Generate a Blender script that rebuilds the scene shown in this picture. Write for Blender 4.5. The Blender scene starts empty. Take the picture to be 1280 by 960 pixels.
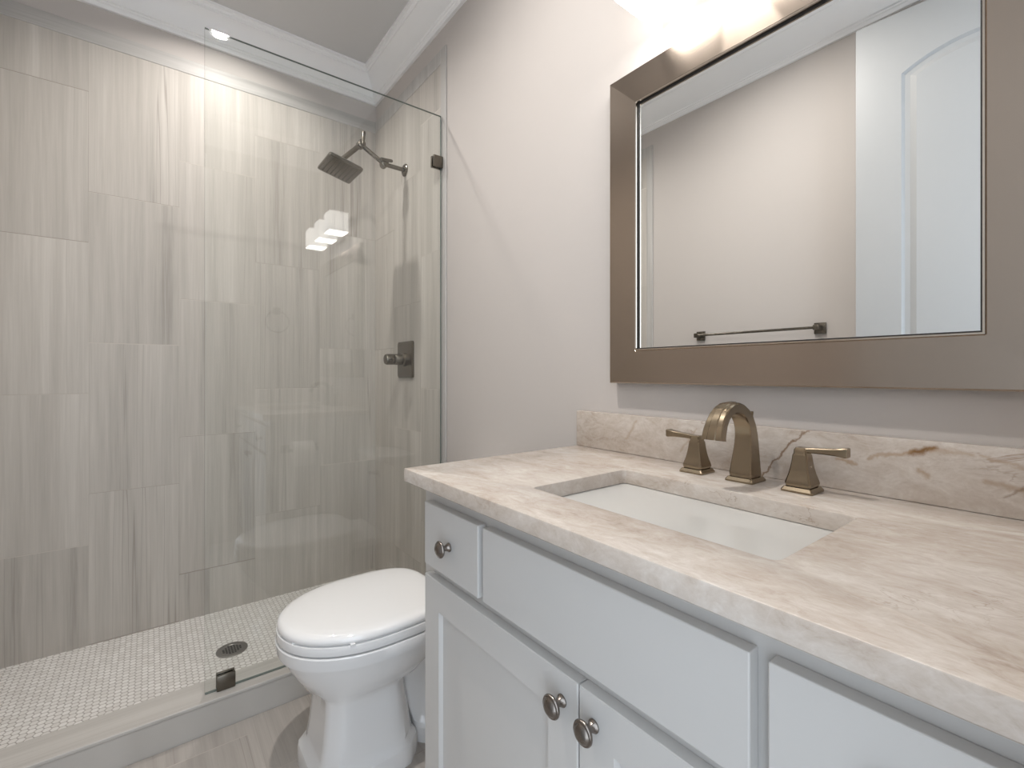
import bpy, bmesh, math, random
from mathutils import Vector, Matrix

SC = bpy.context.scene
COL = SC.collection
PI = math.pi
EYE = 1.152                       # eye height above the bathroom floor

# ------------------------------------------------------------------ camera
cam_d = bpy.data.cameras.new('camera')
cam = bpy.data.objects.new('camera', cam_d)
COL.objects.link(cam)
cam.location = (0, 0, EYE)
cam.rotation_euler = (PI / 2, 0, math.radians(90 - 37.586))
cam_d.sensor_width = 36
cam_d.lens = 587.09 / 1280 * 36
cam_d.shift_y = -13.85 / 1280
cam_d.clip_start = 0.01
SC.camera = cam

# ------------------------------------------------------------------ light
WORLD_STRENGTH = 2.75
WORLD_COLOR = (0.80, 0.895, 1.0)
SHADE_GLOW = 3.3
DIFFUSER_GLOW = 17.0
DOWNLIGHT_W = 7.6
ROOM_DOWNLIGHT_W = 15.0
WARM = (1.0, 0.955, 0.905)

w = bpy.data.worlds.new('daylight')
SC.world = w
w.use_nodes = True
bg = w.node_tree.nodes['Background']
bg.inputs[0].default_value = (*WORLD_COLOR, 1)
bg.inputs[1].default_value = WORLD_STRENGTH

SC.view_settings.view_transform = 'Standard'
SC.view_settings.look = 'None'
SC.view_settings.gamma = 1.0
SC.view_settings.use_curve_mapping = False
SC.view_settings.exposure = 0.25
SC.cycles.use_denoising = True
SC.cycles.max_bounces = 14
SC.cycles.diffuse_bounces = 8
SC.cycles.glossy_bounces = 8
SC.cycles.transparent_max_bounces = 16
SC.cycles.caustics_reflective = False
SC.cycles.caustics_refractive = False

# portal: only tells the renderer that daylight comes through the doorway
pd = bpy.data.lights.new('doorway_portal', 'AREA')
pd.shape = 'RECTANGLE'
pd.size = 0.76
pd.size_y = 2.55
pd.cycles.is_portal = True
po = bpy.data.objects.new('doorway_portal', pd)
COL.objects.link(po)
po.location = (0.19, -0.08, 1.30)
po.rotation_euler = (PI / 2, 0, PI / 2)


# ------------------------------------------------------------------ shader helper
class NT:
    def __init__(s, name):
        s.m = bpy.data.materials.new(name)
        s.m.use_nodes = True
        s.t = s.m.node_tree
        s.b = s.t.nodes['Principled BSDF']
        s.out = s.t.nodes['Material Output']

    def put(s, sock, v):
        if isinstance(v, bpy.types.NodeSocket):
            s.t.links.new(v, sock)
        elif v is not None:
            if sock.type == 'RGBA' and len(v) == 3:
                v = (*v, 1)
            sock.default_value = v

    def new(s, kind, **kw):
        n = s.t.nodes.new(kind)
        for k, v in kw.items():
            setattr(n, k, v)
        return n

    def math(s, op, a, b=None, c=None, clamp=False):
        n = s.new('ShaderNodeMath', operation=op, use_clamp=clamp)
        s.put(n.inputs[0], a)
        if b is not None: s.put(n.inputs[1], b)
        if c is not None: s.put(n.inputs[2], c)
        return n.outputs[0]

    def vmath(s, op, a, b=None, out=0):
        n = s.new('ShaderNodeVectorMath', operation=op)
        s.put(n.inputs[0], a)
        if b is not None: s.put(n.inputs[1], b)
        return n.outputs[out]

    def xyz(s):
        tc = s.new('ShaderNodeTexCoord')
        n = s.new('ShaderNodeSeparateXYZ')
        s.put(n.inputs[0], tc.outputs['Object'])
        return n.outputs[0], n.outputs[1], n.outputs[2], tc.outputs['Object']

    def comb(s, x, y, z):
        n = s.new('ShaderNodeCombineXYZ')
        for i, v in enumerate((x, y, z)): s.put(n.inputs[i], v)
        return n.outputs[0]

    def noise(s, vec, scale=5.0, detail=3.0, rough=0.55, dist=0.0):
        n = s.new('ShaderNodeTexNoise')
        s.put(n.inputs['Vector'], vec)
        n.inputs['Scale'].default_value = scale
        n.inputs['Detail'].default_value = detail
        n.inputs['Roughness'].default_value = rough
        n.inputs['Distortion'].default_value = dist
        return n.outputs[0]

    def white(s, vec):
        n = s.new('ShaderNodeTexWhiteNoise', noise_dimensions='3D')
        s.put(n.inputs['Vector'], vec)
        return n.outputs['Value']

    def ramp(s, f, stops):
        n = s.new('ShaderNodeValToRGB')
        s.put(n.inputs[0], f)
        e = n.color_ramp.elements
        while len(e) < len(stops): e.new(0.5)
        for i, (p, c) in enumerate(stops):
            e[i].position = p
            e[i].color = (*c, 1) if len(c) == 3 else c
        return n.outputs[0]

    def mix(s, f, a, b, mode='MIX'):
        n = s.new('ShaderNodeMix', data_type='RGBA', blend_type=mode)
        s.put(n.inputs[0], f)
        s.put(n.inputs[6], a)
        s.put(n.inputs[7], b)
        return n.outputs[2]

    def remap(s, v, a, b, c=0.0, d=1.0):
        n = s.new('ShaderNodeMapRange', interpolation_type='SMOOTHSTEP')
        s.put(n.inputs[0], v)
        for i, q in enumerate((a, b, c, d)): n.inputs[i + 1].default_value = q
        return n.outputs[0]

    def bump(s, h, strength=0.2, distance=0.002):
        n = s.new('ShaderNodeBump')
        n.inputs['Strength'].default_value = strength
        n.inputs['Distance'].default_value = distance
        s.put(n.inputs['Height'], h)
        s.put(s.b.inputs['Normal'], n.outputs[0])

    def set(s, **kw):
        for k, v in kw.items():
            s.put(s.b.inputs[k.replace('_', ' ')], v)
        return s


def srgb(r, g, b):
    f = lambda c: (c / 12.92 if c <= 0.04045 else ((c + 0.055) / 1.055) ** 2.4)
    return tuple(f(c / 255) for c in (r, g, b))


# ------------------------------------------------------------------ materials
def plain(name, col, rough=0.5, metal=0.0, vary=0.02, scale=8.0, spec=0.5, coat=0.0):
    n = NT(name)
    _, _, _, o = n.xyz()
    f = n.noise(o, scale, 3.0)
    a = tuple(c * (1 - vary) for c in col)
    b = tuple(min(1, c * (1 + vary)) for c in col)
    n.set(Base_Color=n.mix(f, a, b), Roughness=rough, Metallic=metal)
    n.b.inputs['Specular IOR Level'].default_value = spec
    n.b.inputs['Coat Weight'].default_value = coat
    return n.m


def metal_mat(name, col, rough=0.28, streak=None):
    n = NT(name)
    x, y, z, o = n.xyz()
    if streak == 'x':
        v = n.comb(n.math('MULTIPLY', x, 3.0), n.math('MULTIPLY', y, 260.0), n.math('MULTIPLY', z, 260.0))
    elif streak == 'z':
        v = n.comb(n.math('MULTIPLY', x, 260.0), n.math('MULTIPLY', y, 260.0), n.math('MULTIPLY', z, 3.0))
    else:
        v = n.comb(n.math('MULTIPLY', x, 60.0), n.math('MULTIPLY', y, 60.0), n.math('MULTIPLY', z, 60.0))
    f = n.noise(v, 1.0, 2.0)
    if streak:
        n.set(Anisotropic=0.5, Tangent=n.comb(0.0, 0.0, 1.0) if streak == 'x' else n.comb(1.0, 0.0, 0.0))
    n.set(Base_Color=n.mix(f, tuple(c * 0.985 for c in col), tuple(c * 1.015 for c in col)),
          Metallic=1.0, Roughness=n.math('MULTIPLY_ADD', f, 0.02, rough - 0.01))
    return n.m


def vein_tile(name, axis, u0, colw, rowh, v0, shift=0.0, joint=True, along='z', tint=(1, 1, 1), glossy=0.42):
    """vein-cut limestone tiles; u runs across the columns, v along the veins"""
    n = NT(name)
    x, y, z, o = n.xyz()
    ax = dict(x=x, y=y, z=z)
    U, V = ax[axis], ax[along]
    cu = n.math('DIVIDE', n.math('SUBTRACT', U, u0), colw)
    ci = n.math('FLOOR', cu)
    fu = n.math('MULTIPLY', n.math('SUBTRACT', cu, ci), colw)
    off = n.math('MULTIPLY', ci, shift)
    rv = n.math('DIVIDE', n.math('SUBTRACT', n.math('SUBTRACT', V, v0), off), rowh)
    ri = n.math('FLOOR', rv)
    fv = n.math('MULTIPLY', n.math('SUBTRACT', rv, ri), rowh)
    h = n.white(n.comb(ci, ri, 3.3))
    h2 = n.white(n.comb(ri, ci, 7.7))
    ph = n.math('MULTIPLY', h, 37.0)
    wob = n.math('MULTIPLY', n.noise(n.comb(n.math('MULTIPLY', U, 4.0), n.math('MULTIPLY', V, 1.6), ph), 1.0, 2.0), 0.014)
    uu = n.math('ADD', U, wob)
    broad = n.noise(n.comb(n.math('MULTIPLY', uu, 11.0), n.math('MULTIPLY', V, 0.45), ph), 1.0, 3.0, 0.55)
    med = n.noise(n.comb(n.math('MULTIPLY', uu, 42.0), n.math('MULTIPLY', V, 0.9), n.math('ADD', ph, 9.0)), 1.0, 3.0, 0.6)
    fine = n.noise(n.comb(n.math('MULTIPLY', uu, 170.0), n.math('MULTIPLY', V, 5.0), n.math('ADD', ph, 19.0)), 1.0, 2.0, 0.6)
    f = n.math('ADD', n.math('MULTIPLY', broad, 0.48), n.math('ADD', n.math('MULTIPLY', med, 0.34), n.math('MULTIPLY', fine, 0.18)))
    f = n.math('ADD', f, n.math('MULTIPLY', n.math('SUBTRACT', h2, 0.5), 0.07))
    tn = lambda c: tuple(a * b for a, b in zip(c, tint))
    c = n.ramp(f, [(0.30, tn((0.30, 0.287, 0.272))), (0.42, tn((0.41, 0.396, 0.379))),
                   (0.53, tn((0.465, 0.451, 0.433))), (0.68, tn((0.55, 0.537, 0.52)))])
    # thin darker lines between bands
    ln = n.noise(n.comb(n.math('MULTIPLY', uu, 26.0), n.math('MULTIPLY', V, 0.22), n.math('ADD', ph, 51.0)), 1.0, 1.0, 0.5)
    ln = n.remap(n.math('ABSOLUTE', n.math('SUBTRACT', ln, 0.5)), 0.0, 0.014, 1.0, 0.0)
    lm = n.remap(n.noise(n.comb(n.math('MULTIPLY', U, 6.0), n.math('MULTIPLY', V, 0.5), n.math('ADD', ph, 5.0)), 1.0, 1.0), 0.42, 0.75)
    c = n.mix(n.math('MULTIPLY', n.math('MULTIPLY', ln, lm), 0.55), c, tn((0.20, 0.18, 0.165)))
    if joint:
        du = n.math('MINIMUM', fu, n.math('SUBTRACT', colw, fu))
        dv = n.math('MINIMUM', fv, n.math('SUBTRACT', rowh, fv))
        gu = n.remap(du, 0.0004, 0.0012, 1.0, 0.0)
        gv = n.remap(dv, 0.0010, 0.0022, 1.0, 0.0)
        g = n.math('MAXIMUM', n.math('MULTIPLY', gu, 0.55), gv)
        gc = n.mix(n.white(n.comb(ci, ri, 1.1)), tn((0.25, 0.225, 0.205)), tn((0.60, 0.58, 0.55)))
        c = n.mix(n.math('MULTIPLY', g, 0.9), c, gc)
        n.bump(n.math('SUBTRACT', 1.0, g), 0.25, 0.001)
    n.set(Base_Color=c, Roughness=glossy)
    n.b.inputs['Specular IOR Level'].default_value = 0.25
    return n.m


def mosaic_mat():
    n = NT('white_hexagon_mosaic')
    x, y, z, o = n.xyz()
    S = 1 / 0.0215
    p = n.comb(n.math('MULTIPLY_ADD', x, S, 400.0), n.math('MULTIPLY_ADD', y, S, 400.0), 0.0)
    R = (1.0, 1.7320508, 1.0)
    Hh = (0.5, 0.8660254, 0.0)
    a = n.vmath('SUBTRACT', n.vmath('MODULO', p, R), Hh)
    b = n.vmath('SUBTRACT', n.vmath('MODULO', n.vmath('ADD', p, Hh), R), Hh)
    da = n.vmath('DOT_PRODUCT', a, a, 1)
    db = n.vmath('DOT_PRODUCT', b, b, 1)
    pick = n.math('LESS_THAN', da, db)
    mv = n.new('ShaderNodeMix', data_type='VECTOR')
    n.put(mv.inputs[0], pick)
    n.put(mv.inputs[4], b)
    n.put(mv.inputs[5], a)
    g = mv.outputs[1]
    cell = n.white(n.vmath('SNAP', n.vmath('SUBTRACT', n.vmath('ADD', p, (0.013, 0.011, 0)), g), (0.25, 0.25, 1)))
    ag = n.vmath('ABSOLUTE', g)
    sx = n.new('ShaderNodeSeparateXYZ')
    n.put(sx.inputs[0], ag)
    hx = n.math('MAXIMUM', sx.outputs[0], n.math('ADD', n.math('MULTIPLY', sx.outputs[0], 0.5), n.math('MULTIPLY', sx.outputs[1], 0.8660254)))
    gr = n.remap(hx, 0.425, 0.462)
    tile = n.mix(cell, (0.66, 0.64, 0.615), (0.78, 0.765, 0.745))
    c = n.mix(gr, tile, (0.36, 0.335, 0.31))
    n.set(Base_Color=c, Roughness=n.math('MULTIPLY_ADD', gr, 0.5, 0.3))
    n.bump(n.math('SUBTRACT', 1.0, gr), 0.5, 0.001)
    return n.m


def stone_mat(name, strong=0.0, veins=()):
    """cream quartzite with tan clouds; veins = ((x0,z0,x1,z1,width,strength), ...) real cracks of the slab"""
    n = NT(name)
    x, y, z, o = n.xyz()
    flow = n.comb(n.math('MULTIPLY', n.math('MULTIPLY_ADD', y, 0.35, x), 0.9), n.math('MULTIPLY', n.math('MULTIPLY_ADD', x, -0.15, y), 1.7), n.math('MULTIPLY', z, 1.5))
    a = n.noise(flow, 6.0, 7.0, 0.66, 0.7)
    b = n.noise(flow, 24.0, 8.0, 0.72, 1.2)
    fn = n.noise(n.vmath('MULTIPLY', flow, (1.0, 1.6, 1.0)), 130.0, 4.0, 0.65)
    f = n.math('ADD', n.math('MULTIPLY', a, 0.5), n.math('ADD', n.math('MULTIPLY', b, 0.40), n.math('MULTIPLY', fn, 0.10)))
    k = 0.03 * strong
    c = n.ramp(f, [(0.33, (0.33 - 1.7 * k, 0.265 - 1.4 * k, 0.215 - 1.2 * k)), (0.43, (0.465 - k, 0.40 - k, 0.345 - k)),
                   (0.53, (0.54 - k * .6, 0.485 - k * .6, 0.435 - k * .6)), (0.64, (0.645, 0.605, 0.56))])
    # fine crystalline cracks
    cr = n.noise(n.vmath('ADD', flow, (3.1, 1.7, 0.4)), 7.0, 5.0, 0.6, 0.8)
    cr = n.remap(n.math('ABSOLUTE', n.math('SUBTRACT', cr, 0.5)), 0.0, 0.009 + 0.012 * strong, 1.0, 0.0)
    m = n.remap(n.noise(flow, 3.0, 2.0), 0.50, 0.68)
    c = n.mix(n.math('MULTIPLY', n.math('MULTIPLY', cr, m), 0.45 + 0.6 * strong), c, (0.24, 0.155, 0.095))
    lt = n.noise(n.vmath('ADD', flow, (8.1, 4.7, 2.4)), 9.0, 4.0, 0.6, 1.0)
    lt = n.remap(n.math('ABSOLUTE', n.math('SUBTRACT', lt, 0.5)), 0.0, 0.03, 1.0, 0.0)
    c = n.mix(n.math('MULTIPLY', lt, 0.2), c, (0.60, 0.56, 0.52))
    if veins:
        wx = n.math('MULTIPLY', n.math('SUBTRACT', n.noise(o, 34.0, 4.0, 0.62), 0.5), 0.022)
        wz = n.math('MULTIPLY', n.math('SUBTRACT', n.noise(n.vmath('ADD', o, (5, 5, 5)), 34.0, 4.0, 0.62), 0.5), 0.022)
        px = n.math('ADD', x, wx)
        pz = n.math('ADD', z, wz)
        for (x0, z0, x1, z1, wd, st, col) in veins:
            dx, dz = x1 - x0, z1 - z0
            L2 = dx * dx + dz * dz
            qx = n.math('SUBTRACT', px, x0)
            qz = n.math('SUBTRACT', pz, z0)
            t = n.math('DIVIDE', n.math('ADD', n.math('MULTIPLY', qx, dx), n.math('MULTIPLY', qz, dz)), L2, clamp=True)
            ex = n.math('SUBTRACT', qx, n.math('MULTIPLY', t, dx))
            ez = n.math('SUBTRACT', qz, n.math('MULTIPLY', t, dz))
            d = n.math('SQRT', n.math('ADD', n.math('MULTIPLY', ex, ex), n.math('MULTIPLY', ez, ez)))
            mk = n.remap(d, 0.0, wd, st, 0.0)
            c = n.mix(mk, c, col)
    n.set(Base_Color=c, Roughness=0.22)
    n.b.inputs['Specular IOR Level'].default_value = 0.4
    return n.m


def pane_mat(name, tint, refl=0.045):
    n = NT(name)
    n.t.nodes.remove(n.b)
    lw = n.new('ShaderNodeLayerWeight')
    lw.inputs[0].default_value = 0.5
    f = n.math('POWER', lw.outputs['Facing'], 5.0)
    f = n.math('MULTIPLY_ADD', f, 0.9, refl, clamp=True)
    tr = n.new('ShaderNodeBsdfTransparent')
    tr.inputs[0].default_value = (*tint, 1)
    gl = n.new('ShaderNodeBsdfGlossy')
    gl.inputs['Roughness'].default_value = 0.0
    gl.inputs[0].default_value = (1, 1, 1, 1)
    mx = n.new('ShaderNodeMixShader')
    n.put(mx.inputs[0], f)
    n.put(mx.inputs[1], tr.outputs[0])
    n.put(mx.inputs[2], gl.outputs[0])
    n.t.links.new(mx.outputs[0], n.out.inputs[0])
    return n.m


def glow_mat(name, col, strength, base=(0.9, 0.9, 0.88)):
    n = NT(name)
    _, _, _, o = n.xyz()
    f = n.noise(o, 30.0, 2.0)
    n.set(Base_Color=base, Roughness=0.35, Emission_Color=n.mix(f, tuple(c * 0.98 for c in col), col), Emission_Strength=strength)
    return n.m


TZ = EYE                                             # camera-relative z -> floor-relative z
M_WALL = plain('warm_greige_paint', (0.53, 0.495, 0.47), 0.75, vary=0.012, scale=3.0, spec=0.2)
M_CEIL = plain('flat_grey_ceiling_paint', (0.62, 0.62, 0.62), 0.9, vary=0.01, spec=0.1)
M_TRIM = plain('white_trim_paint', (0.85, 0.855, 0.86), 0.4, vary=0.008)
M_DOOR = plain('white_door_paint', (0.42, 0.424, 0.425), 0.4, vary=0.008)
M_CAB = plain('cool_white_cabinet_paint', (0.57, 0.56, 0.545), 0.38, vary=0.008)
M_CABIN = plain('cabinet_shadow_gap', (0.25, 0.25, 0.26), 0.7)
M_PORC = plain('white_porcelain', (0.79, 0.79, 0.79), 0.07, vary=0.004, coat=0.3)
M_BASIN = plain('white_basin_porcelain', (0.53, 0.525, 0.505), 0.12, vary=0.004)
M_PAPER = plain('white_tissue_paper', (0.80, 0.79, 0.77), 0.9)
M_BRONZE = metal_mat('champagne_bronze', (0.30, 0.243, 0.172), 0.24)
M_NICKEL = metal_mat('dark_brushed_nickel', (0.165, 0.148, 0.124), 0.26)
M_KNOB = metal_mat('antique_pewter', (0.22, 0.195, 0.175), 0.27)
M_FRAME_H = metal_mat('brushed_bronze_horizontal', (0.40, 0.335, 0.28), 0.23, 'x')
M_FRAME_V = metal_mat('brushed_bronze_vertical', (0.40, 0.335, 0.28), 0.23, 'z')
M_LIP = metal_mat('bright_frame_lip', (0.62, 0.54, 0.46), 0.16)
M_DARK = plain('dark_gap', (0.02, 0.018, 0.016), 0.6)
M_DRAIN = metal_mat('satin_steel', (0.30, 0.29, 0.275), 0.36)
M_MIRROR = NT('silvered_glass')
M_MIRROR.set(Base_Color=(0.93, 0.94, 0.935), Metallic=1.0, Roughness=0.0)
M_MIRROR = M_MIRROR.m
M_GLASS = pane_mat('clear_shower_glass', (0.978, 0.986, 0.981), 0.038)
M_EDGE = plain('green_glass_edge', (0.15, 0.18, 0.165), 0.25, spec=0.3)
M_SHADE = glow_mat('lit_frosted_glass', (1.0, 0.97, 0.935), SHADE_GLOW)
M_DIFF = glow_mat('lit_frosted_diffuser', (1.0, 0.97, 0.94), DIFFUSER_GLOW)
M_TILE_BACK = vein_tile('striped_limestone_back', 'y', 1.016 - 5 * 0.3045, 0.3045, 0.622, TZ + 0.537 - 2 * 0.622, 0.2095, tint=(1.045, 1.01, 0.965))
M_TILE_END = vein_tile('striped_limestone_end', 'x', -2.03 - 2 * 0.3045, 0.3045, 0.622, TZ + 0.13 - 0.622 * 2, 0.2095, tint=(1.045, 1.01, 0.965))
M_TILE_TRIM = vein_tile('striped_limestone_bullnose', 'x', -5, 20.0, 20.0, -5, joint=False)
M_TILE_TRIMY = vein_tile('striped_limestone_bullnose_row', 'z', -5, 20.0, 20.0, -5, joint=False, along='y')
M_CURB = vein_tile('striped_limestone_curb', 'x', -5, 20.0, 20.0, -5, joint=False, along='y', tint=(1.06, 1.05, 1.03))
M_FLOOR = vein_tile('striped_limestone_floor', 'y', 0.245, 0.3045, 0.612, -1.5, 0.2, along='x', tint=(0.88, 0.84, 0.81), glossy=0.3)
M_MOSAIC = mosaic_mat()
BROWN = (0.20, 0.105, 0.035)
TAN = (0.33, 0.215, 0.12)
DKT = (0.20, 0.125, 0.075)
M_STONE = stone_mat('cream_quartzite', 0.0)
VZ = TZ - 0.214
M_SPLASH = stone_mat('cream_quartzite_splash', 0.5, (
    (-0.455, VZ + 0.000, -0.395, VZ + 0.080, 0.0032, 0.9, DKT),
    (-0.395, VZ + 0.080, -0.365, VZ + 0.103, 0.0032, 0.8, DKT),
    (-0.215, VZ + 0.080, -0.185, VZ + 0.094, 0.0075, 1.0, BROWN),
    (-0.270, VZ + 0.066, -0.215, VZ + 0.082, 0.006, 0.6, TAN),
    (-0.185, VZ + 0.090, -0.140, VZ + 0.088, 0.008, 0.45, TAN),
    (-0.205, VZ + 0.055, -0.195, VZ + 0.048, 0.008, 0.6, TAN),
    (-0.125, VZ + 0.052, -0.085, VZ + 0.042, 0.008, 0.5, TAN),
    (-0.085, VZ + 0.042, -0.060, VZ + 0.018, 0.009, 0.6, TAN),
    (-0.066, VZ + 0.022, -0.050, VZ + 0.012, 0.009, 0.95, BROWN),
    (-0.800, VZ + 0.040, -0.770, VZ + 0.090, 0.007, 0.35, TAN),
    (-0.320, VZ + 0.055, -0.290, VZ + 0.052, 0.006, 0.6, TAN),
    (-0.130, VZ + 0.088, -0.060, VZ + 0.070, 0.005, 0.45, TAN),
    (-0.105, VZ + 0.030, -0.075, VZ + 0.060, 0.004, 0.55, DKT),
    (-0.640, VZ + 0.030, -0.600, VZ + 0.085, 0.005, 0.35, TAN),
    (-0.050, VZ + 0.012, -0.010, VZ + 0.030, 0.005, 0.6, DKT),
    (-0.030, VZ + 0.060, 0.010, VZ + 0.075, 0.008, 0.5, TAN)))


# ------------------------------------------------------------------ mesh helpers
def bm_new():
    return bmesh.new()


def add_box(bm, x0, x1, y0, y1, z0, z1, bev=0.0, seg=2, mi=0):
    r = bmesh.ops.create_cube(bm, size=1.0)
    vs = r['verts']
    for v in vs:
        v.co = Vector(((x0 + x1) / 2 + v.co.x * (x1 - x0), (y0 + y1) / 2 + v.co.y * (y1 - y0), (z0 + z1) / 2 + v.co.z * (z1 - z0)))
    fs = set(f for v in vs for f in v.link_faces)
    for f in fs: f.material_index = mi
    if bev:
        es = list(set(e for v in vs for e in v.link_edges))
        bmesh.ops.bevel(bm, geom=es, offset=bev, segments=seg, profile=0.5, affect='EDGES', material=mi)
    return bm


def add_loft(bm, rings, closed=True, cap0=True, cap1=True, mi=0):
    vr = [[bm.verts.new(p) for p in r] for r in rings]
    for a, b in zip(vr[:-1], vr[1:]):
        k = len(a)
        for i in range(k if closed else k - 1):
            j = (i + 1) % k
            try:
                f = bm.faces.new((a[i], a[j], b[j], b[i]))
                f.material_index = mi
            except ValueError:
                pass
    if cap0: bm.faces.new(list(reversed(vr[0]))).material_index = mi
    if cap1: bm.faces.new(vr[-1]).material_index = mi
    return bm


def frame_of(d):
    d = Vector(d).normalized()
    a = Vector((0, 0, 1)) if abs(d.z) < 0.9 else Vector((1, 0, 0))
    u = d.cross(a).normalized()
    return d, u, d.cross(u).normalized()


def add_lathe(bm, base, axis, prof, seg=32, mi=0, cap=True):
    d, u, v = frame_of(axis)
    base = Vector(base)
    rings = []
    for (r, h) in prof:
        rings.append([base + d * h + (u * math.cos(2 * PI * i / seg) + v * math.sin(2 * PI * i / seg)) * max(r, 1e-5) for i in range(seg)])
    return add_loft(bm, rings, cap0=cap, cap1=cap, mi=mi)


def add_tube(bm, pts, r, seg=16, mi=0):
    pts = [Vector(p) for p in pts]
    rings = []
    for i, p in enumerate(pts):
        t = (pts[min(i + 1, len(pts) - 1)] - pts[max(i - 1, 0)]).normalized()
        _, u, v = frame_of(t)
        rr = r[i] if isinstance(r, (list, tuple)) else r
        rings.append([p + (u * math.cos(2 * PI * k / seg) + v * math.sin(2 * PI * k / seg)) * rr for k in range(seg)])
    return add_loft(bm, rings, mi=mi)


def wpos(o):
    p = Vector((0, 0, 0))
    while o is not None:
        p += o.location
        o = o.parent
    return p


def obj(name, bm, mats, parent=None, smooth=None, kind=None):
    """link the shape as ONE mesh object; shapes are given in room coordinates"""
    bmesh.ops.recalc_face_normals(bm, faces=bm.faces)
    if parent is not None:
        bmesh.ops.translate(bm, vec=-wpos(parent), verts=bm.verts)
    me = bpy.data.meshes.new(name)
    bm.to_mesh(me)
    bm.free()
    for m in (mats if isinstance(mats, (list, tuple)) else [mats]):
        me.materials.append(m)
    o = bpy.data.objects.new(name, me)
    COL.objects.link(o)
    if parent is not None: o.parent = parent
    if smooth is not None:
        me.polygons.foreach_set('use_smooth', [True] * len(me.polygons))
        try:
            me.set_sharp_from_angle(angle=math.radians(smooth))
        except Exception:
            pass
    if kind: o['kind'] = kind
    return o


def struct(name, bm, mats, smooth=None):
    return obj(name, bm, mats, None, smooth, 'structure')


def thing(name, loc, label, cat, group=None):
    o = bpy.data.objects.new(name, None)
    o.empty_display_size = 0.05
    COL.objects.link(o)
    o.location = loc
    tag(o, label, cat, group)
    return o


def tag(o, label, cat, group=None):
    o['label'] = label
    o['category'] = cat
    if group: o['group'] = group
    return o


def subsurf(o, lv=2):
    m = o.modifiers.new('subdivision', 'SUBSURF')
    m.levels = m.render_levels = lv


# ================================================================== THE ROOM
XL, XR = -2.601, 0.075          # painted face of the shower's back wall / of the doorway wall
YB, YF = 1.022, -0.490          # vanity wall / opposite wall
ZC = TZ + 1.675                 # ceiling
ZP = 0.029                      # shower pan
TT = TZ + 1.362                 # top of full tiles
TB = TZ + 1.427                 # top of the bullnose row
XE = -1.791                     # where the tile ends on the side walls
DOOR_Y0, DOOR_Y1, DOOR_Z = -0.460, 0.300, 2.615

bm = bm_new()
add_box(bm, -1.779, XR + 0.9, YF, YB, -0.06, 0.0)
struct('floor', bm, M_FLOOR)

bm = bm_new()
add_box(bm, XL, -1.90, YF, YB, -0.06, ZP)
o = struct('floor_shower', bm, M_MOSAIC)

bm = bm_new()
add_box(bm, XL - 0.12, XR + 0.13, YF - 0.12, YB + 0.12, ZC, ZC + 0.1)
struct('ceiling', bm, M_CEIL)

# wall with the striped tile behind the shower
bm = bm_new()
add_box(bm, XL - 0.12, XL, YF - 0.12, YB + 0.12, -0.06, ZC, mi=0)
add_box(bm, XL, XL + 0.006, YF, YB, ZP - 0.02, TT, mi=1)
add_box(bm, XL, XL + 0.008, YF, YB, TT, TB, bev=0.003, mi=2)
struct('wall_left', bm, [M_WALL, M_TILE_BACK, M_TILE_TRIMY])

# vanity wall: paint, tiled end of the shower
bm = bm_new()
add_box(bm, XL, XR + 0.13, YB, YB + 0.12, -0.06, ZC, mi=0)
add_box(bm, XL + 0.006, XE - 0.045, YB - 0.006, YB, ZP - 0.02, TT, mi=1)
add_box(bm, XE - 0.045, XE, YB - 0.008, YB, 0.0, TB, bev=0.003, mi=2)
add_box(bm, XL + 0.008, XE - 0.045, YB - 0.008, YB, TT, TB, bev=0.003, mi=2)
struct('wall_back', bm, [M_WALL, M_TILE_END, M_TILE_TRIM])

bm = bm_new()
add_box(bm, XL, XR + 0.13, YF - 0.12, YF, -0.06, ZC, mi=0)
add_box(bm, XL + 0.006, XE - 0.045, YF, YF + 0.006, ZP - 0.02, TT, mi=1)
add_box(bm, XE - 0.045, XE, YF, YF + 0.008, 0.0, TB, bev=0.003, mi=2)
add_box(bm, XL + 0.008, XE - 0.045, YF, YF + 0.008, TT, TB, bev=0.003, mi=2)
struct('wall_front', bm, [M_WALL, M_TILE_END, M_TILE_TRIM])

# doorway wall the photographer stands in
bm = bm_new()
add_box(bm, XR, XR + 0.115, YF, DOOR_Y0, 0.0, ZC)
add_box(bm, XR, XR + 0.115, DOOR_Y1, YB, 0.0, ZC)
add_box(bm, XR, XR + 0.115, DOOR_Y0, DOOR_Y1, DOOR_Z, ZC)
struct('wall_right', bm, M_WALL)

# crown moulding, mitred in the corners
PROF = [(0.000, 0.155), (0.013, 0.155), (0.016, 0.150), (0.016, 0.141), (0.021, 0.136), (0.021, 0.131),
        (0.028, 0.127), (0.030, 0.118), (0.034, 0.100), (0.042, 0.078), (0.054, 0.056), (0.068, 0.040),
        (0.080, 0.032), (0.080, 0.026), (0.086, 0.022), (0.089, 0.014), (0.099, 0.011), (0.100, 0.000)]


def crown(name, side):
    bm = bm_new()
    rings = []
    for (d, h) in PROF:
        x0, x1, y0, y1, z = XL + d, XR - d, YF + d, YB - d, ZC - h
        if side == 'left': a, b = (x0, y0, z), (x0, y1, z)
        if side == 'right': a, b = (x1, y0, z), (x1, y1, z)
        if side == 'back': a, b = (x0, y1, z), (x1, y1, z)
        if side == 'front': a, b = (x0, y0, z), (x1, y0, z)
        rings.append((a, b))
    r0 = [r[0] for r in rings]
    r1 = [r[1] for r in rings]
    cx = dict(left=(XL, YF, XL, YB), right=(XR, YF, XR, YB), back=(XL, YB, XR, YB), front=(XL, YF, XR, YF))[side]
    r0.append((cx[0], cx[1], ZC))
    r1.append((cx[2], cx[3], ZC))
    add_loft(bm, [r0, r1])
    struct(name, bm, M_TRIM, smooth=32)


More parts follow.
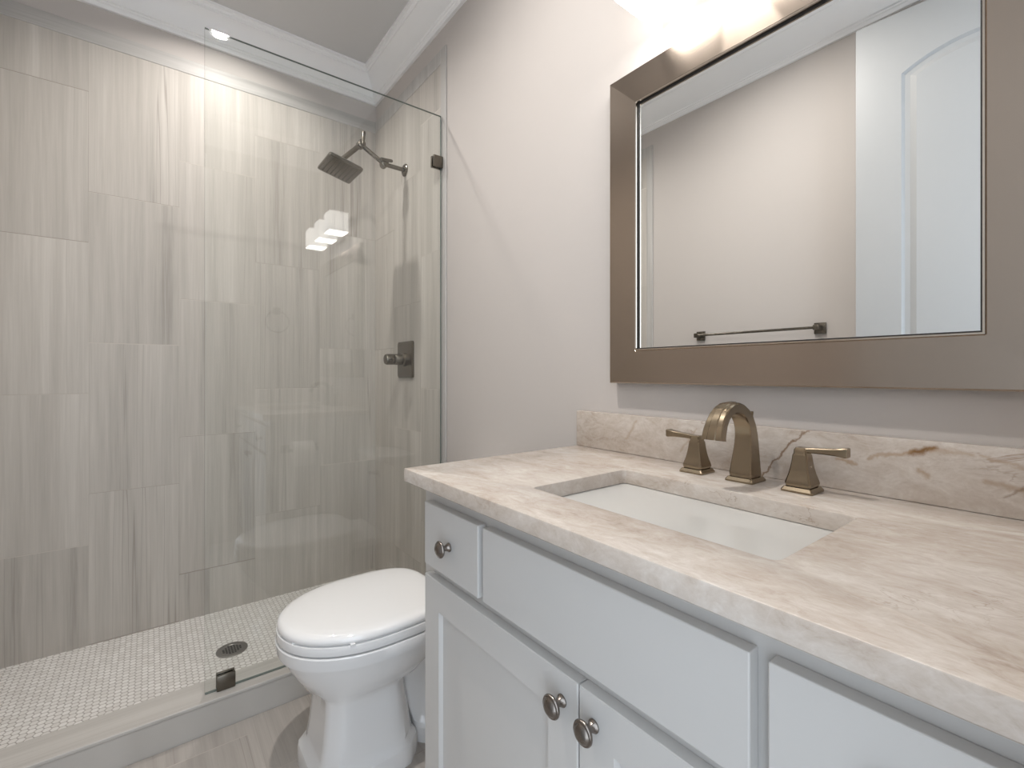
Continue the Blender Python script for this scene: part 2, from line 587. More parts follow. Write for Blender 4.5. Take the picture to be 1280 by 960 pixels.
for i, s in enumerate(('left', 'back', 'front', 'right')):
    crown('trim_%d' % (i + 1), s)

# baseboards on the painted walls
for nm, (x0, x1, y0, y1) in dict(back=(-1.779, -0.966, YB - 0.014, YB), front=(-1.779, XR, YF, YF + 0.014)).items():
    bm = bm_new()
    add_box(bm, x0, x1, y0, y1, 0.0, 0.115)
    yy = (y0, y0 + 0.006) if nm == 'front' else (y1 - 0.006, y1)
    add_box(bm, x0, x1, yy[0], yy[1], 0.115, 0.13)
    struct('baseboard_' + nm, bm, M_TRIM)

# door lining in the doorway
bm = bm_new()
add_box(bm, XR, XR + 0.115, DOOR_Y0, DOOR_Y0 + 0.018, 0.0, DOOR_Z)
add_box(bm, XR, XR + 0.115, DOOR_Y1 - 0.018, DOOR_Y1, 0.0, DOOR_Z)
add_box(bm, XR, XR + 0.115, DOOR_Y0 + 0.018, DOOR_Y1 - 0.018, DOOR_Z - 0.018, DOOR_Z)
struct('trim_5', bm, M_TRIM)

# shower curb
bm = bm_new()
add_box(bm, -1.906, -1.781, YF, YB, -0.05, 0.091)
add_box(bm, -1.908, -1.779, YF, YB, 0.091, TZ - 1.049, bev=0.003)
struct('shower_curb', bm, M_CURB)


# the open door, standing almost flat along the opposite wall (seen in the mirror)
def build_door():
    W, H, T = 0.755, 2.595, 0.036
    bm = bm_new()

    def panel(zb, zs, rise, ins):
        """outline of an arched (or square) panel, inset by ins"""
        hw = W / 2 - 0.150 - ins
        pts = [(-hw, zb + ins), (hw, zb + ins)]
        if rise > 0:
            h0 = W / 2 - 0.150
            R = (h0 * h0 + rise * rise) / (2 * rise)
            zc = zs + rise - R
            Ri = R - ins
            a = math.asin(hw / Ri)
            for i in range(17):
                t = a - 2 * a * i / 16
                pts.append((Ri * math.sin(t), zc + Ri * math.cos(t)))
        else:
            pts += [(hw, zs - ins), (-hw, zs - ins)]
        return pts

    def P(s, z, d):
        return (s + W / 2, d, z)
    panels = [(1.22, 2.345, 0.068), (0.24, 1.02, 0.0)]
    outer = [bm.verts.new(P(s, z, 0)) for s, z in ((-W / 2, 0), (W / 2, 0), (W / 2, H), (-W / 2, H))]
    edges = [bm.edges.new((outer[i], outer[(i + 1) % 4])) for i in range(4)]
    loops = []
    for pn in panels:
        prev = None
        for ins, d in ((0, 0), (0.010, -0.011), (0.026, -0.012), (0.046, -0.003)):
            vs = [bm.verts.new(P(s, z, d)) for s, z in panel(*pn, ins)]
            if prev is None:
                edges += [bm.edges.new((vs[i], vs[(i + 1) % len(vs)])) for i in range(len(vs))]
            else:
                for i in range(len(vs)):
                    j = (i + 1) % len(vs)
                    bm.faces.new((prev[i], prev[j], vs[j], vs[i]))
            prev = vs
        bm.faces.new(prev)
    bmesh.ops.triangle_fill(bm, use_beauty=True, use_dissolve=False, edges=edges)
    back = [bm.verts.new((s + W / 2, -T, z)) for s, z in ((-W / 2, 0), (W / 2, 0), (W / 2, H), (-W / 2, H))]
    bm.faces.new(list(reversed(back)))
    for i in range(4):
        j = (i + 1) % 4
        bm.faces.new((outer[i], back[i], back[j], outer[j]))
    return bm


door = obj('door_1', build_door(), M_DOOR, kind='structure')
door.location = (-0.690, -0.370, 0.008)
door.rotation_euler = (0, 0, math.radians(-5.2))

# ================================================================== VANITY
CZ = TZ - 0.214                 # counter top
CB = CZ - 0.030                 # underside of the slab
CX0, CX1 = -0.986, 0.072
CY0 = 0.451
SX0, SX1, SY0, SY1 = -0.6738, -0.2394, 0.5665, 0.8330   # sink cut-out
VF = 0.475                      # face of doors and drawers
FF = 0.495                      # face frame
VX0, VX1 = -0.963, 0.072

van = thing('vanity_cabinet', ((VX0 + VX1) / 2, 0.75, 0), 'cool white painted bathroom vanity cabinet under the stone counter', 'cabinet')
bm = bm_new()
add_box(bm, VX0, VX0 + 0.018, FF + 0.019, YB - 0.001, 0.0, CB)
add_box(bm, VX1 - 0.018, VX1, FF + 0.019, YB - 0.001, 0.0, CB)
add_box(bm, VX0 + 0.018, VX1 - 0.018, FF + 0.019, YB - 0.001, 0.11, 0.128)
add_box(bm, VX0 + 0.018, VX1 - 0.018, YB - 0.012, YB - 0.001, 0.128, CB - 0.02)
add_box(bm, VX0 + 0.018, VX1 - 0.018, FF + 0.075, FF + 0.09, 0.0, 0.11)
obj('carcass', bm, M_CAB, van)
bm = bm_new()
FZ = [(0.11, 0.15), (TZ - 0.448, TZ - 0.410), (TZ - 0.290, CB)]
for (a, b) in FZ:
    add_box(bm, VX0, VX1, FF, FF + 0.019, a, b)
for (a, b) in ((VX0, VX0 + 0.045), (-0.735, -0.695), (-0.236, -0.200), (VX1 - 0.075, VX1)):
    add_box(bm, a, b, FF + 0.0003, FF + 0.019, 0.15, CB - 0.005)
obj('face_frame', bm, M_CAB, van)


def slab_front(x0, x1, z0, z1):
    bm = bm_new()
    return add_box(bm, x0, x1, VF, FF - 0.0005, z0, z1, bev=0.0018, seg=2)


def shaker(x0, x1, z0, z1, st=0.062):
    bm = bm_new()
    rings = []
    for (ins, y) in ((0.0, FF - 0.0005), (0.0, VF + 0.0015), (0.0015, VF), (st, VF), (st + 0.0035, VF + 0.008), (st + 0.0035, VF + 0.0085)):
        rings.append([(x0 + ins, y, z0 + ins), (x1 - ins, y, z0 + ins), (x1 - ins, y, z1 - ins), (x0 + ins, y, z1 - ins)])
    return add_loft(bm, rings)


KNOB = [(0.0092, 0.0), (0.0092, 0.0016), (0.0078, 0.0030), (0.0058, 0.0070), (0.0048, 0.0115), (0.0052, 0.0150), (0.0100, 0.0172),
        (0.0155, 0.0188), (0.0168, 0.0206), (0.0168, 0.0222), (0.0156, 0.0238), (0.0136, 0.0240), (0.0128, 0.0248), (0.0110, 0.0272), (0.0070, 0.0290), (0.0, 0.0297)]


def knob(parent, x, z):
    bm = bm_new()
    add_lathe(bm, (x, VF - 0.0002, z), (0, -1, 0), KNOB, 36)
    k = obj('knob', bm, M_KNOB, parent, smooth=40)
    k['label'] = 'dark pewter knob'
    return k


dr = obj('drawer', slab_front(-0.930, -0.720, TZ - 0.414, TZ - 0.280), M_CAB, van)
knob(dr, -0.824, TZ - 0.350)
obj('false_front', slab_front(-0.705, -0.2275, TZ - 0.414, TZ - 0.280), M_CAB, van)
dr = obj('drawer', slab_front(-0.2100, 0.000, TZ - 0.414, TZ - 0.280), M_CAB, van)
knob(dr, -0.105, TZ - 0.350)
dd = obj('door', shaker(-0.929, -0.4665, 0.135, TZ - 0.4365), M_CAB, van)
knob(dd, -0.4975, TZ - 0.477)
dd = obj('door', shaker(-0.4635, 0.000, 0.135, TZ - 0.4365), M_CAB, van)
knob(dd, -0.4355, TZ - 0.477)

# counter with the sink cut-out
bm = bm_new()


def rrect(x0, x1, y0, y1, r, n=5):
    pts = []
    for (cx, cy, a0) in ((x1 - r, y0 + r, -90), (x1 - r, y1 - r, 0), (x0 + r, y1 - r, 90), (x0 + r, y0 + r, 180)):
        for i in range(n + 1):
            a = math.radians(a0 + 90 * i / n)
            pts.append((cx + r * math.cos(a), cy + r * math.sin(a)))
    return pts


def plate_with_hole(bm, out_fn, in_fn, levels_out, levels_in):
    """slab: outer loops (inset, z) top to bottom, inner loops likewise"""
    def ring(fn, lv):
        return [[bm.verts.new((x, y, z)) for x, y in fn(i)] for i, z in lv]
    ro, ri = ring(out_fn, levels_out), ring(in_fn, levels_in)
    for rs in (ro, ri):
        for a, b in zip(rs[:-1], rs[1:]):
            for i in range(len(a)):
                j = (i + 1) % len(a)
                bm.faces.new((a[i], a[j], b[j], b[i]))
    for k in (0, -1):
        es = []
        for r in (ro[k], ri[k]):
            for i in range(len(r)):
                e = bm.edges.get((r[i], r[(i + 1) % len(r)]))
                es.append(e)
        bmesh.ops.triangle_fill(bm, use_beauty=True, use_dissolve=False, edges=es)


E3 = 0.0028
plate_with_hole(bm,
                lambda i: rrect(CX0 + i, CX1 - i, CY0 + i, YB - 0.0005 - i, 0.004, 3),
                lambda i: rrect(SX0 - i, SX1 + i, SY0 - i, SY1 + i, 0.012, 5),
                [(E3, CZ), (E3 * 0.3, CZ - E3 * 0.3), (0, CZ - E3), (0, CB + 0.002), (0.002, CB)],
                [(E3, CZ), (E3 * 0.3, CZ - E3 * 0.3), (0, CZ - E3), (0, CB + 0.001), (0.001, CB)])
ct = obj('countertop', bm, M_STONE, smooth=35)
tag(ct, 'polished cream quartzite countertop with rectangular sink cut-out on the white vanity', 'countertop')

bm = bm_new()
add_box(bm, CX0, CX1, YB - 0.0225, YB - 0.0005, CZ + 0.0003, CZ + 0.103, bev=0.002)
bs = obj('backsplash', bm, M_SPLASH, smooth=35)
tag(bs, 'low strip of brown-veined quartzite standing along the wall behind the faucet', 'backsplash')

# undermount basin
sink = thing('sink', ((SX0 + SX1) / 2, (SY0 + SY1) / 2, CB - 0.16), 'white rectangular undermount sink basin set below the counter cut-out', 'sink')
bm = bm_new()
rings = []
B = CB - 0.0004
for (ex, z, r) in ((0.030, B, 0.03), (0.004, B, 0.016), (0.004, B - 0.004, 0.016), (0.002, B - 0.012, 0.016), (-0.004, B - 0.07, 0.018), (-0.012, B - 0.112, 0.024), (-0.028, B - 0.130, 0.045), (-0.060, B - 0.138, 0.05), (-0.11, B - 0.142, 0.02)):
    rings.append([(x, y, z) for x, y in rrect(SX0 - ex, SX1 + ex, SY0 - ex, SY1 + ex, r, 6)])
for (ex, z, r) in ((-0.10, B - 0.154, 0.02), (0.004, B - 0.142, 0.05), (0.016, B - 0.07, 0.03), (0.016, B - 0.012, 0.03), (0.030, B - 0.012, 0.03)):
    rings.append([(x, y, z) for x, y in rrect(SX0 - ex, SX1 + ex, SY0 - ex, SY1 + ex, r, 6)])
rings.append(rings[0])
top = rings.pop()
add_loft(bm, rings, cap0=False, cap1=False)
# floor of the basin and its underside, closed rim
bmesh.ops.holes_fill(bm, edges=[e for e in bm.edges if e.is_boundary], sides=0)
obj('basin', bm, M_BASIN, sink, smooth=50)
bm = bm_new()
scx, scy = (SX0 + SX1) / 2, (SY0 + SY1) / 2
add_lathe(bm, (scx, scy, B - 0.1418), (0, 0, 1), [(0.030, 0), (0.030, 0.002), (0.026, 0.003), (0.022, 0.0022), (0.019, 0.004), (0.0, 0.005)], 28)
obj('drain', bm, M_BRONZE, sink, smooth=40)

# widespread faucet
fau = thing('faucet', (-0.457, 0.937, CZ), 'champagne bronze widespread faucet with arched spout and two lever handles behind the sink', 'faucet')


def sq(cx, cy, z, wx, wy, ch=0.12):
    """chamfered rectangle ring (horizontal)"""
    a, b = wx / 2, wy / 2
    c = ch * min(wx, wy)
    return [(cx + sx, cy + sy, z) for sx, sy in ((-a + c, -b), (a - c, -b), (a, -b + c), (a, b - c), (a - c, b), (-a + c, b), (-a, b - c), (-a, -b + c))]


def escutcheon(bm, cx, cy, w):
    add_loft(bm, [sq(cx, cy, CZ + h, w * k, w * 1.08 * k, 0.04) for h, k in ((0.0003, 1.0), (0.0035, 1.0), (0.009, 0.86), (0.0100, 0.76), (0.0125, 0.74))])


def handle(cx, sgn):
    cy = 0.937
    bm = bm_new()
    add_loft(bm, [sq(cx, cy, CZ + h, wd, wd * 1.08, 0.07) for h, wd in ((0.0115, 0.0415), (0.0150, 0.0430), (0.0205, 0.0405), (0.030, 0.0350), (0.042, 0.0300), (0.054, 0.0265), (0.064, 0.0245), (0.0665, 0.0235))])
    add_loft(bm, [sq(cx, cy, CZ + h, wd, wd * 1.08, 0.12) for h, wd in ((0.0665, 0.0235), (0.0685, 0.022), (0.0745, 0.0215), (0.0790, 0.017))])
    hd = obj('handle', bm, M_BRONZE, fau, smooth=30)
    bm = bm_new()
    escutcheon(bm, cx, cy, 0.0520)
    obj('escutcheon', bm, M_BRONZE, hd, smooth=30)
    bm = bm_new()
    rings = []
    for t, dz, hh, dd in ((0.004, 0.0745, 0.0085, 0.0190), (0.020, 0.0758, 0.0095, 0.0170), (0.038, 0.0765, 0.0105, 0.0165), (0.054, 0.0772, 0.0125, 0.0175), (0.0685, 0.0778, 0.0170, 0.0190), (0.0715, 0.0778, 0.0155, 0.0180)):
        x = cx + sgn * t
        z = CZ + dz
        c = 0.0018
        a, b = dd / 2, hh / 2
        rings.append([(x, cy + p, z + q) for p, q in ((-a + c, -b), (a - c, -b), (a, -b + c), (a, b - c), (a - c, b), (-a + c, b), (-a, b - c), (-a, -b + c))])
    add_loft(bm, rings)
    obj('lever', bm, M_BRONZE, hd, smooth=30)
    bm = bm_new()
    add_lathe(bm, (cx + sgn * 0.0135, cy - 0.001, CZ + 0.046), (sgn, 0, 0.15), [(0.0022, 0.0), (0.0022, 0.0018), (0.0012, 0.0024), (0, 0.0024)], 14)
    obj('set_screw', bm, M_LIP, hd, smooth=40)


handle(-0.561, -1)
handle(-0.354, 1)

bm = bm_new()
path = [(0.000, 0.0115, 0.043, 0.046), (0.000, 0.016, 0.043, 0.046), (0.001, 0.030, 0.0405, 0.043), (0.003, 0.050, 0.0375, 0.0385), (0.0045, 0.070, 0.035, 0.034),
        (0.004, 0.090, 0.033, 0.030), (0.000, 0.107, 0.032, 0.027), (-0.008, 0.122, 0.0315, 0.0245), (-0.020, 0.1345, 0.031, 0.0225), (-0.035, 0.1430, 0.031, 0.021),
        (-0.052, 0.1475, 0.031, 0.020), (-0.069, 0.1465, 0.0315, 0.0195), (-0.085, 0.1410, 0.0325, 0.019), (-0.098, 0.1320, 0.034, 0.0185), (-0.108, 0.1200, 0.036, 0.018), (-0.1145, 0.1070, 0.0385, 0.018), (-0.1180, 0.0970, 0.0395, 0.0180), (-0.1188, 0.0905, 0.0405, 0.0185)]
rings = []
for i, (py, pz, wx, wt) in enumerate(path):
    a, b = path[max(i - 1, 0)], path[min(i + 1, len(path) - 1)]
    ty, tz = b[0] - a[0], b[1] - a[1]
    L = math.hypot(ty, tz)
    ty, tz = ty / L, tz / L
    if i == 0: ty, tz = 0, 1
    ny, nz = tz, -ty                    # towards the front / outside of the curve
    hx, ht = wx / 2, wt / 2
    c = 0.0022
    ridge = 0.0016
    pr = [(-hx + c, ht), (-hx * 0.42, ht + ridge * 0.2), (-hx * 0.34, ht + ridge), (hx * 0.34, ht + ridge), (hx * 0.42, ht + ridge * 0.2), (hx - c, ht),
          (hx, ht - c), (hx, -ht + c), (hx - c, -ht), (-hx + c, -ht), (-hx, -ht + c), (-hx, ht - c)]
    rings.append([(-0.457 + p, 0.937 + py + ny * q, CZ + pz + nz * q) for p, q in pr])
add_loft(bm, rings)
spo = obj('spout', bm, M_BRONZE, fau, smooth=28)
bm = bm_new()
escutcheon(bm, -0.457, 0.937, 0.0545)
obj('escutcheon', bm, M_BRONZE, spo, smooth=30)
bm = bm_new()
add_lathe(bm, (-0.457, 0.9555, CZ + 0.088), (0, 0.05, 1), [(0.0022, 0), (0.0022, 0.034), (0.0050, 0.037), (0.0060, 0.046), (0.0056, 0.049), (0.0, 0.0495)], 18)
obj('lift_rod', bm, M_BRONZE, spo, smooth=40)

# ================================================================== MIRROR
MX0, MX1, MZ0, MZ1 = -0.853, -0.040, TZ - 0.027, TZ + 0.786
mir = thing('mirror', ((MX0 + MX1) / 2, YB - 0.0005, MZ0), 'large square wall mirror in a wide brushed bronze frame above the faucet', 'mirror')
FW = 0.0865
yf, yb = YB - 0.031, YB - 0.001


def rail(side):
    bm = bm_new()
    # section across the rail: (inset from the outer edge, y)
    sec = [(0.0, yb), (0.0, yf + 0.0035), (0.0030, yf), (FW - 0.003, yf + 0.0015), (FW - 0.0012, yf + 0.0025), (FW - 0.0012, yb)]
    a, b = [], []
    for ins, y in sec:
        x0, x1, z0, z1 = MX0 + ins, MX1 - ins, MZ0 + ins, MZ1 - ins
        p, q = dict(left=((x0, z0), (x0, z1)), right=((x1, z0), (x1, z1)), top=((x0, z1), (x1, z1)), bottom=((x0, z0), (x1, z0)))[side]
        a.append((p[0], y, p[1]))
        b.append((q[0], y, q[1]))
    add_loft(bm, [a, b])
    o = obj('frame_rail', bm, M_FRAME_H if side in ('top', 'bottom') else M_FRAME_V, mir)
    return o


for s in ('left', 'right', 'top', 'bottom'):
    rail(s)
bm = bm_new()


def ring_frame(bm, x0, x1, z0, z1, wd, y0, y1, mi=0):
    ro, ri = [], []
    for (ins, y) in ((0, y1), (0, y0), (wd, y0), (wd, y1)):
        ro.append([(x0 + ins, y, z0 + ins), (x1 - ins, y, z0 + ins), (x1 - ins, y, z1 - ins), (x0 + ins, y, z1 - ins)])
    ro.append(ro[0])
    add_loft(bm, ro, cap0=False, cap1=False, mi=mi)
    bmesh.ops.remove_doubles(bm, verts=bm.verts, dist=1e-6)


i0 = FW - 0.0010
ring_frame(bm, MX0 + i0, MX1 - i0, MZ0 + i0, MZ1 - i0, 0.0028, yf + 0.0005, yb)
o = obj('inner_lip', bm, M_LIP, mir)
o['label'] = 'bright thin metal lip round the glass'
bm = bm_new()
i1 = FW + 0.0019
ring_frame(bm, MX0 + i1, MX1 - i1, MZ0 + i1, MZ1 - i1, 0.003, YB - 0.0225, yb)
obj('glass_rebate', bm, M_DARK, mir)
bm = bm_new()
i2 = FW + 0.002
add_box(bm, MX0 + i2, MX1 - i2, YB - 0.020, YB - 0.016, MZ0 + i2, MZ1 - i2)
o = obj('mirror_glass', bm, M_MIRROR, mir)

# ================================================================== VANITY LIGHT
vl = thing('vanity_light', (-0.445, YB - 0.0005, TZ + 0.93), 'three-shade wall light with glowing white cube shades above the mirror', 'wall light')
bm = bm_new()
add_box(bm, -0.515, -0.375, YB - 0.022, YB - 0.0005, TZ + 0.875, TZ + 0.985, bev=0.003)
add_box(bm, -0.715, -0.175, YB - 0.040, YB - 0.020, TZ + 0.955, TZ + 0.978, bev=0.002)
obj('backplate', bm, M_NICKEL, vl)
SH = 0.058
for sx in (-0.666, -0.445, -0.224):
    sy = YB - 0.106
    bm = bm_new()
    z0, z1 = TZ + 0.870, TZ + 0.990
    rings = []
    for h, ex in ((z0, 0.0), (z1 - 0.003, 0.0), (z1, -0.003)):
        rings.append([(x, y, h) for x, y in rrect(sx - SH - ex, sx + SH + ex, sy - SH - ex, sy + SH + ex, 0.006, 4)])
    add_loft(bm, rings, cap0=False)
    sh = obj('shade', bm, M_SHADE, vl, smooth=40)
    bm = bm_new()
    add_loft(bm, [[(x, y, h) for x, y in rrect(sx - SH + 0.0015, sx + SH - 0.0015, sy - SH + 0.0015, sy + SH - 0.0015, 0.005, 4)] for h in (z0 + 0.002, z0 + 0.005)])
    obj('diffuser', bm, M_DIFF, sh)
    bm = bm_new()
    add_tube(bm, [(sx, YB - 0.030, TZ + 0.966), (sx, YB - 0.046, TZ + 0.966), (sx, YB - 0.0485, TZ + 0.966)], [0.012, 0.012, 0.016], 18)
    obj('arm', bm, M_NICKEL, vl, smooth=40)

# ================================================================== SHOWER SCREEN
XG = -1.825
GT = TZ + 1.125
GZ = TZ - 1.046
scr = thing('shower_screen', (XG, 0.575, GZ), 'frameless clear glass shower panel standing on the stone curb', 'shower screen')
bm = bm_new()
add_box(bm, XG - 0.005, XG + 0.005, 0.140, 1.009, GZ, GT)
for f in bm.faces:
    if abs(f.normal.x) < 0.5: f.material_index = 1
obj('glass_pane', bm, [M_GLASS, M_EDGE], scr)


def clamp(y0, y1, z0, z1):
    bm = bm_new()
    add_box(bm, XG + 0.0052, XG + 0.0155, y0, y1, z0, z1, bev=0.0025)
    add_box(bm, XG - 0.0155, XG - 0.0052, y0, y1, z0, z1, bev=0.0025)
    c = obj('clamp', bm, M_NICKEL, scr, smooth=40)
    c['label'] = 'bronze coloured square glass clamp'
    return c


clamp(0.968, 1.0135, TZ + 0.895, TZ + 0.945)
clamp(0.968, 1.0135, TZ - 0.700, TZ - 0.650)
clamp(0.172, 0.226, TZ - 1.0485, TZ - 0.998)
bm = bm_new()
add_box(bm, XG - 0.004, XG + 0.004, 0.142, 1.009, TZ - 1.0488, GZ - 0.0001)
o = obj('bottom_seal', bm, M_EDGE, scr)

# ================================================================== SHOWER FITTINGS
HX = -2.200
shd = thing('overhead_shower', (HX, YB - 0.006, TZ + 1.02), 'square tilted shower head on a jointed arm from the tiled end wall', 'shower head')
bm = bm_new()
add_lathe(bm, (HX, YB - 0.0062, TZ + 1.019), (0, -1, 0), [(0.031, 0), (0.031, 0.004), (0.026, 0.009), (0.014, 0.012), (0.014, 0.014)], 32)
obj('flange', bm, M_NICKEL, shd, smooth=40)
P0 = Vector((HX, YB - 0.018, TZ + 1.019))
P1 = Vector((HX, 0.905, TZ + 1.020))
P2 = Vector((HX, 0.790, TZ + 1.082))
P3 = Vector((HX, 0.700, TZ + 0.985))
bm = bm_new()
add_tube(bm, [P0, P0 + (P1 - P0) * 0.5, P1], 0.0105, 18)
add_tube(bm, [P1, (P1 + P2) / 2, P2], 0.0105, 18)
add_tube(bm, [P2, (P2 + P3) / 2, P3], 0.0115, 18)
obj('arm', bm, M_NICKEL, shd, smooth=40)
for P in (P1, P2):
    bm = bm_new()
    add_lathe(bm, P + Vector((-0.020, 0, 0)), (1, 0, 0), [(0.012, 0), (0.018, 0.003), (0.018, 0.037), (0.012, 0.040)], 22)
    obj('pivot_joint', bm, M_NICKEL, shd, smooth=40)
bm = bm_new()
add_lathe(bm, P2 + Vector((0.021, 0, -0.010)), (0, 0.12, 1), [(0.007, 0), (0.0085, 0.010), (0.0085, 0.060), (0.006, 0.066), (0, 0.067)], 16)
obj('wing_lever', bm, M_NICKEL, shd, smooth=40)
bm = bm_new()
add_lathe(bm, P1 + Vector((0.022, -0.028, 0.010)), (0, 1, 0.10), [(0.006, 0), (0.0085, 0.006), (0.0075, 0.056), (0.005, 0.062), (0, 0.062)], 16)
obj('wing_lever', bm, M_NICKEL, shd, smooth=40)
# head: square, tilted so that its outer edge rides high
bm = bm_new()
tilt = math.radians(-14)
hc = Vector((HX + 0.004, 0.690, TZ + 0.934))


def head_ring(half_x, half_y, dz, r):
    pts = []
    for x, y in rrect(-half_x, half_x, -half_y, half_y, r, 4):
        yy = y * math.cos(tilt) - dz * math.sin(tilt)
        zz = y * math.sin(tilt) + dz * math.cos(tilt)
        pts.append((hc.x + x, hc.y + yy, hc.z + zz))
    return pts


add_loft(bm, [head_ring(0.088, 0.071, -0.002, 0.006), head_ring(0.092, 0.075, 0.0, 0.008), head_ring(0.094, 0.077, 0.002, 0.008), head_ring(0.094, 0.077, 0.012, 0.008), head_ring(0.088, 0.071, 0.018, 0.010),
              head_ring(0.045, 0.040, 0.025, 0.02), head_ring(0.022, 0.022, 0.032, 0.016), head_ring(0.014, 0.014, 0.048, 0.012)])
hd = obj('head', bm, M_NICKEL, shd, smooth=35)
bm = bm_new()
for i in range(9):
    for j in range(7):
        x, y = -0.072 + i * 0.018, -0.056 + j * 0.0187
        c = Vector((hc.x + x, hc.y + y * math.cos(tilt), hc.z + y * math.sin(tilt)))
        nrm = Vector((0, math.sin(tilt), -math.cos(tilt)))
        add_lathe(bm, c + nrm * 0.0005, nrm, [(0.0026, 0), (0.0022, 0.0028), (0.0, 0.003)], 8)
nz = obj('spray_nozzles', bm, M_NICKEL, hd)

vx0, vx1, vz0, vz1 = -2.277, -2.100, TZ - 0.024, TZ + 0.157
vcx, vcz = (vx0 + vx1) / 2, (vz0 + vz1) / 2
val = thing('shower_valve', (vcx, YB - 0.006, vcz), 'square dark nickel shower valve plate with a round lever, below the shower head', 'shower valve')
bm = bm_new()
rings = []
for ins, y in ((0, YB - 0.0062), (0, YB - 0.012), (0.006, YB - 0.016), (0.012, YB - 0.017)):
    rings.append([(x, y, z) for x, z in rrect(vx0 + ins, vx1 - ins, vz0 + ins, vz1 - ins, 0.010, 4)])
add_loft(bm, rings)
obj('plate', bm, M_NICKEL, val, smooth=35)
bm = bm_new()
add_lathe(bm, (vcx, YB - 0.016, vcz), (0, -1, 0), [(0.034, 0), (0.034, 0.010), (0.030, 0.014), (0.027, 0.016), (0.027, 0.050), (0.024, 0.054), (0.0245, 0.057), (0.0265, 0.060), (0.0265, 0.092), (0.023, 0.100), (0.012, 0.104), (0, 0.105)], 32)
hv = obj('handle', bm, M_NICKEL, val, smooth=40)
bm = bm_new()
add_tube(bm, [(vcx + 0.010, YB - 0.090, vcz), (vcx + 0.045, YB - 0.092, vcz - 0.003), (vcx + 0.052, YB - 0.092, vcz - 0.003)], [0.008, 0.0075, 0.005], 14)
obj('lever', bm, M_NICKEL, hv, smooth=40)

# floor drain
drx, dry = -2.203, 0.262
drn = thing('shower_drain', (drx, dry, ZP), 'round steel shower drain with a grid of holes in the white mosaic floor', 'drain')
bm = bm_new()
add_lathe(bm, (drx, dry, ZP + 0.0002), (0, 0, 1), [(0.056, 0), (0.056, 0.0022), (0.053, 0.0035), (0.036, 0.0032), (0.035, 0.0022), (0, 0.0022)], 48)
obj('strainer', bm, M_DRAIN, drn, smooth=40)
bm = bm_new()
for i in range(-3, 4):
    for j in range(-3, 4):
        x, y = i * 0.0098, j * 0.0098
        if math.hypot(x, y) < 0.034:
            add_box(bm, drx + x - 0.0034, drx + x + 0.0034, dry + y - 0.0034, dry + y + 0.0034, ZP + 0.0024, ZP + 0.0030)
obj('holes', bm, M_DARK, drn)

# ================================================================== TOILET
TX = -1.416
toi = thing('toilet', (TX, 0.60, 0), 'white porcelain toilet with its lid closed between the shower and the vanity', 'toilet')
NP = 56


def oval(cx, hw, yf, yb, z, n=2.0, nb=3.0):
    """egg outline: round nose at yf, squarer back at yb"""
    ym = yf + (yb - yf) * 0.52
    pts = []
    for i in range(NP):
        a = 2 * PI * i / NP
        c, s = math.cos(a), math.sin(a)
        if s < 0:
            e = 2.0 / n
            L = ym - yf
        else:
            e = 2.0 / nb
            L = yb - ym
        x = hw * math.copysign(abs(c) ** e, c)
        y = L * math.copysign(abs(s) ** e, s)
        pts.append((cx + x, ym + y, z))
    return pts


def block(cx, hw, y0, y1, z, ch):
    """chamfered rectangle sampled with NP points, same start and winding as oval"""
    ym = (y0 + y1) / 2
    hy = (y1 - y0) / 2
    pts = []
    for i in range(NP):
        a = 2 * PI * i / NP
        c, s = math.cos(a), math.sin(a)
        t = min(hw / abs(c) if abs(c) > 1e-6 else 9, hy / abs(s) if abs(s) > 1e-6 else 9,
                (hw + hy - ch) / (abs(c) + abs(s)))
        pts.append((cx + c * t, ym + s * t, z))
    return pts


def blend(a, b, t):
    return [tuple(p + (q - p) * t for p, q in zip(u, v)) for u, v in zip(a, b)]


RZ = TZ - 0.746                # top of the bowl rim
bm = bm_new()
ped = lambda z, hw=0.108, y0=0.390, y1=0.615: block(TX, hw, y0, y1, z, 0.035)
R = []
R.append(block(TX, 0.140, 0.345, 0.655, 0.0, 0.05))
R.append(block(TX, 0.140, 0.345, 0.655, 0.042, 0.05))
R.append(block(TX, 0.138, 0.348, 0.652, 0.050, 0.05))
R.append(block(TX, 0.132, 0.355, 0.646, 0.054, 0.05))
R.append(block(TX, 0.124, 0.368, 0.638, 0.066, 0.045))
R.append(ped(0.080, 0.121, 0.372, 0.634))
R.append(ped(0.120, 0.117, 0.379, 0.628))
R.append(ped(0.190, 0.112, 0.386, 0.618))
R.append(ped(0.232, 0.110, 0.387, 0.614))
R.append(blend(ped(0.248, 0.114, 0.378, 0.620), oval(TX, 0.125, 0.365, 0.660, 0.248, 2.2), 0.3))
R.append(oval(TX, 0.144, 0.342, 0.680, 0.268, 2.15))
R.append(oval(TX, 0.162, 0.318, 0.725, 0.305, 2.1))
R.append(oval(TX, 0.177, 0.300, 0.745, 0.338, 2.1))
R.append(oval(TX, 0.184, 0.292, 0.755, 0.360, 2.1))
R.append(oval(TX, 0.186, 0.290, 0.757, 0.366, 2.1))
R.append(oval(TX, 0.195, 0.278, 0.760, 0.3695, 2.1))
R.append(oval(TX, 0.197, 0.276, 0.762, 0.376, 2.1))
R.append(oval(TX, 0.199, 0.2735, 0.762, RZ - 0.003, 2.1))
R.append(oval(TX, 0.197, 0.276, 0.760, RZ, 2.1))
add_loft(bm, R)
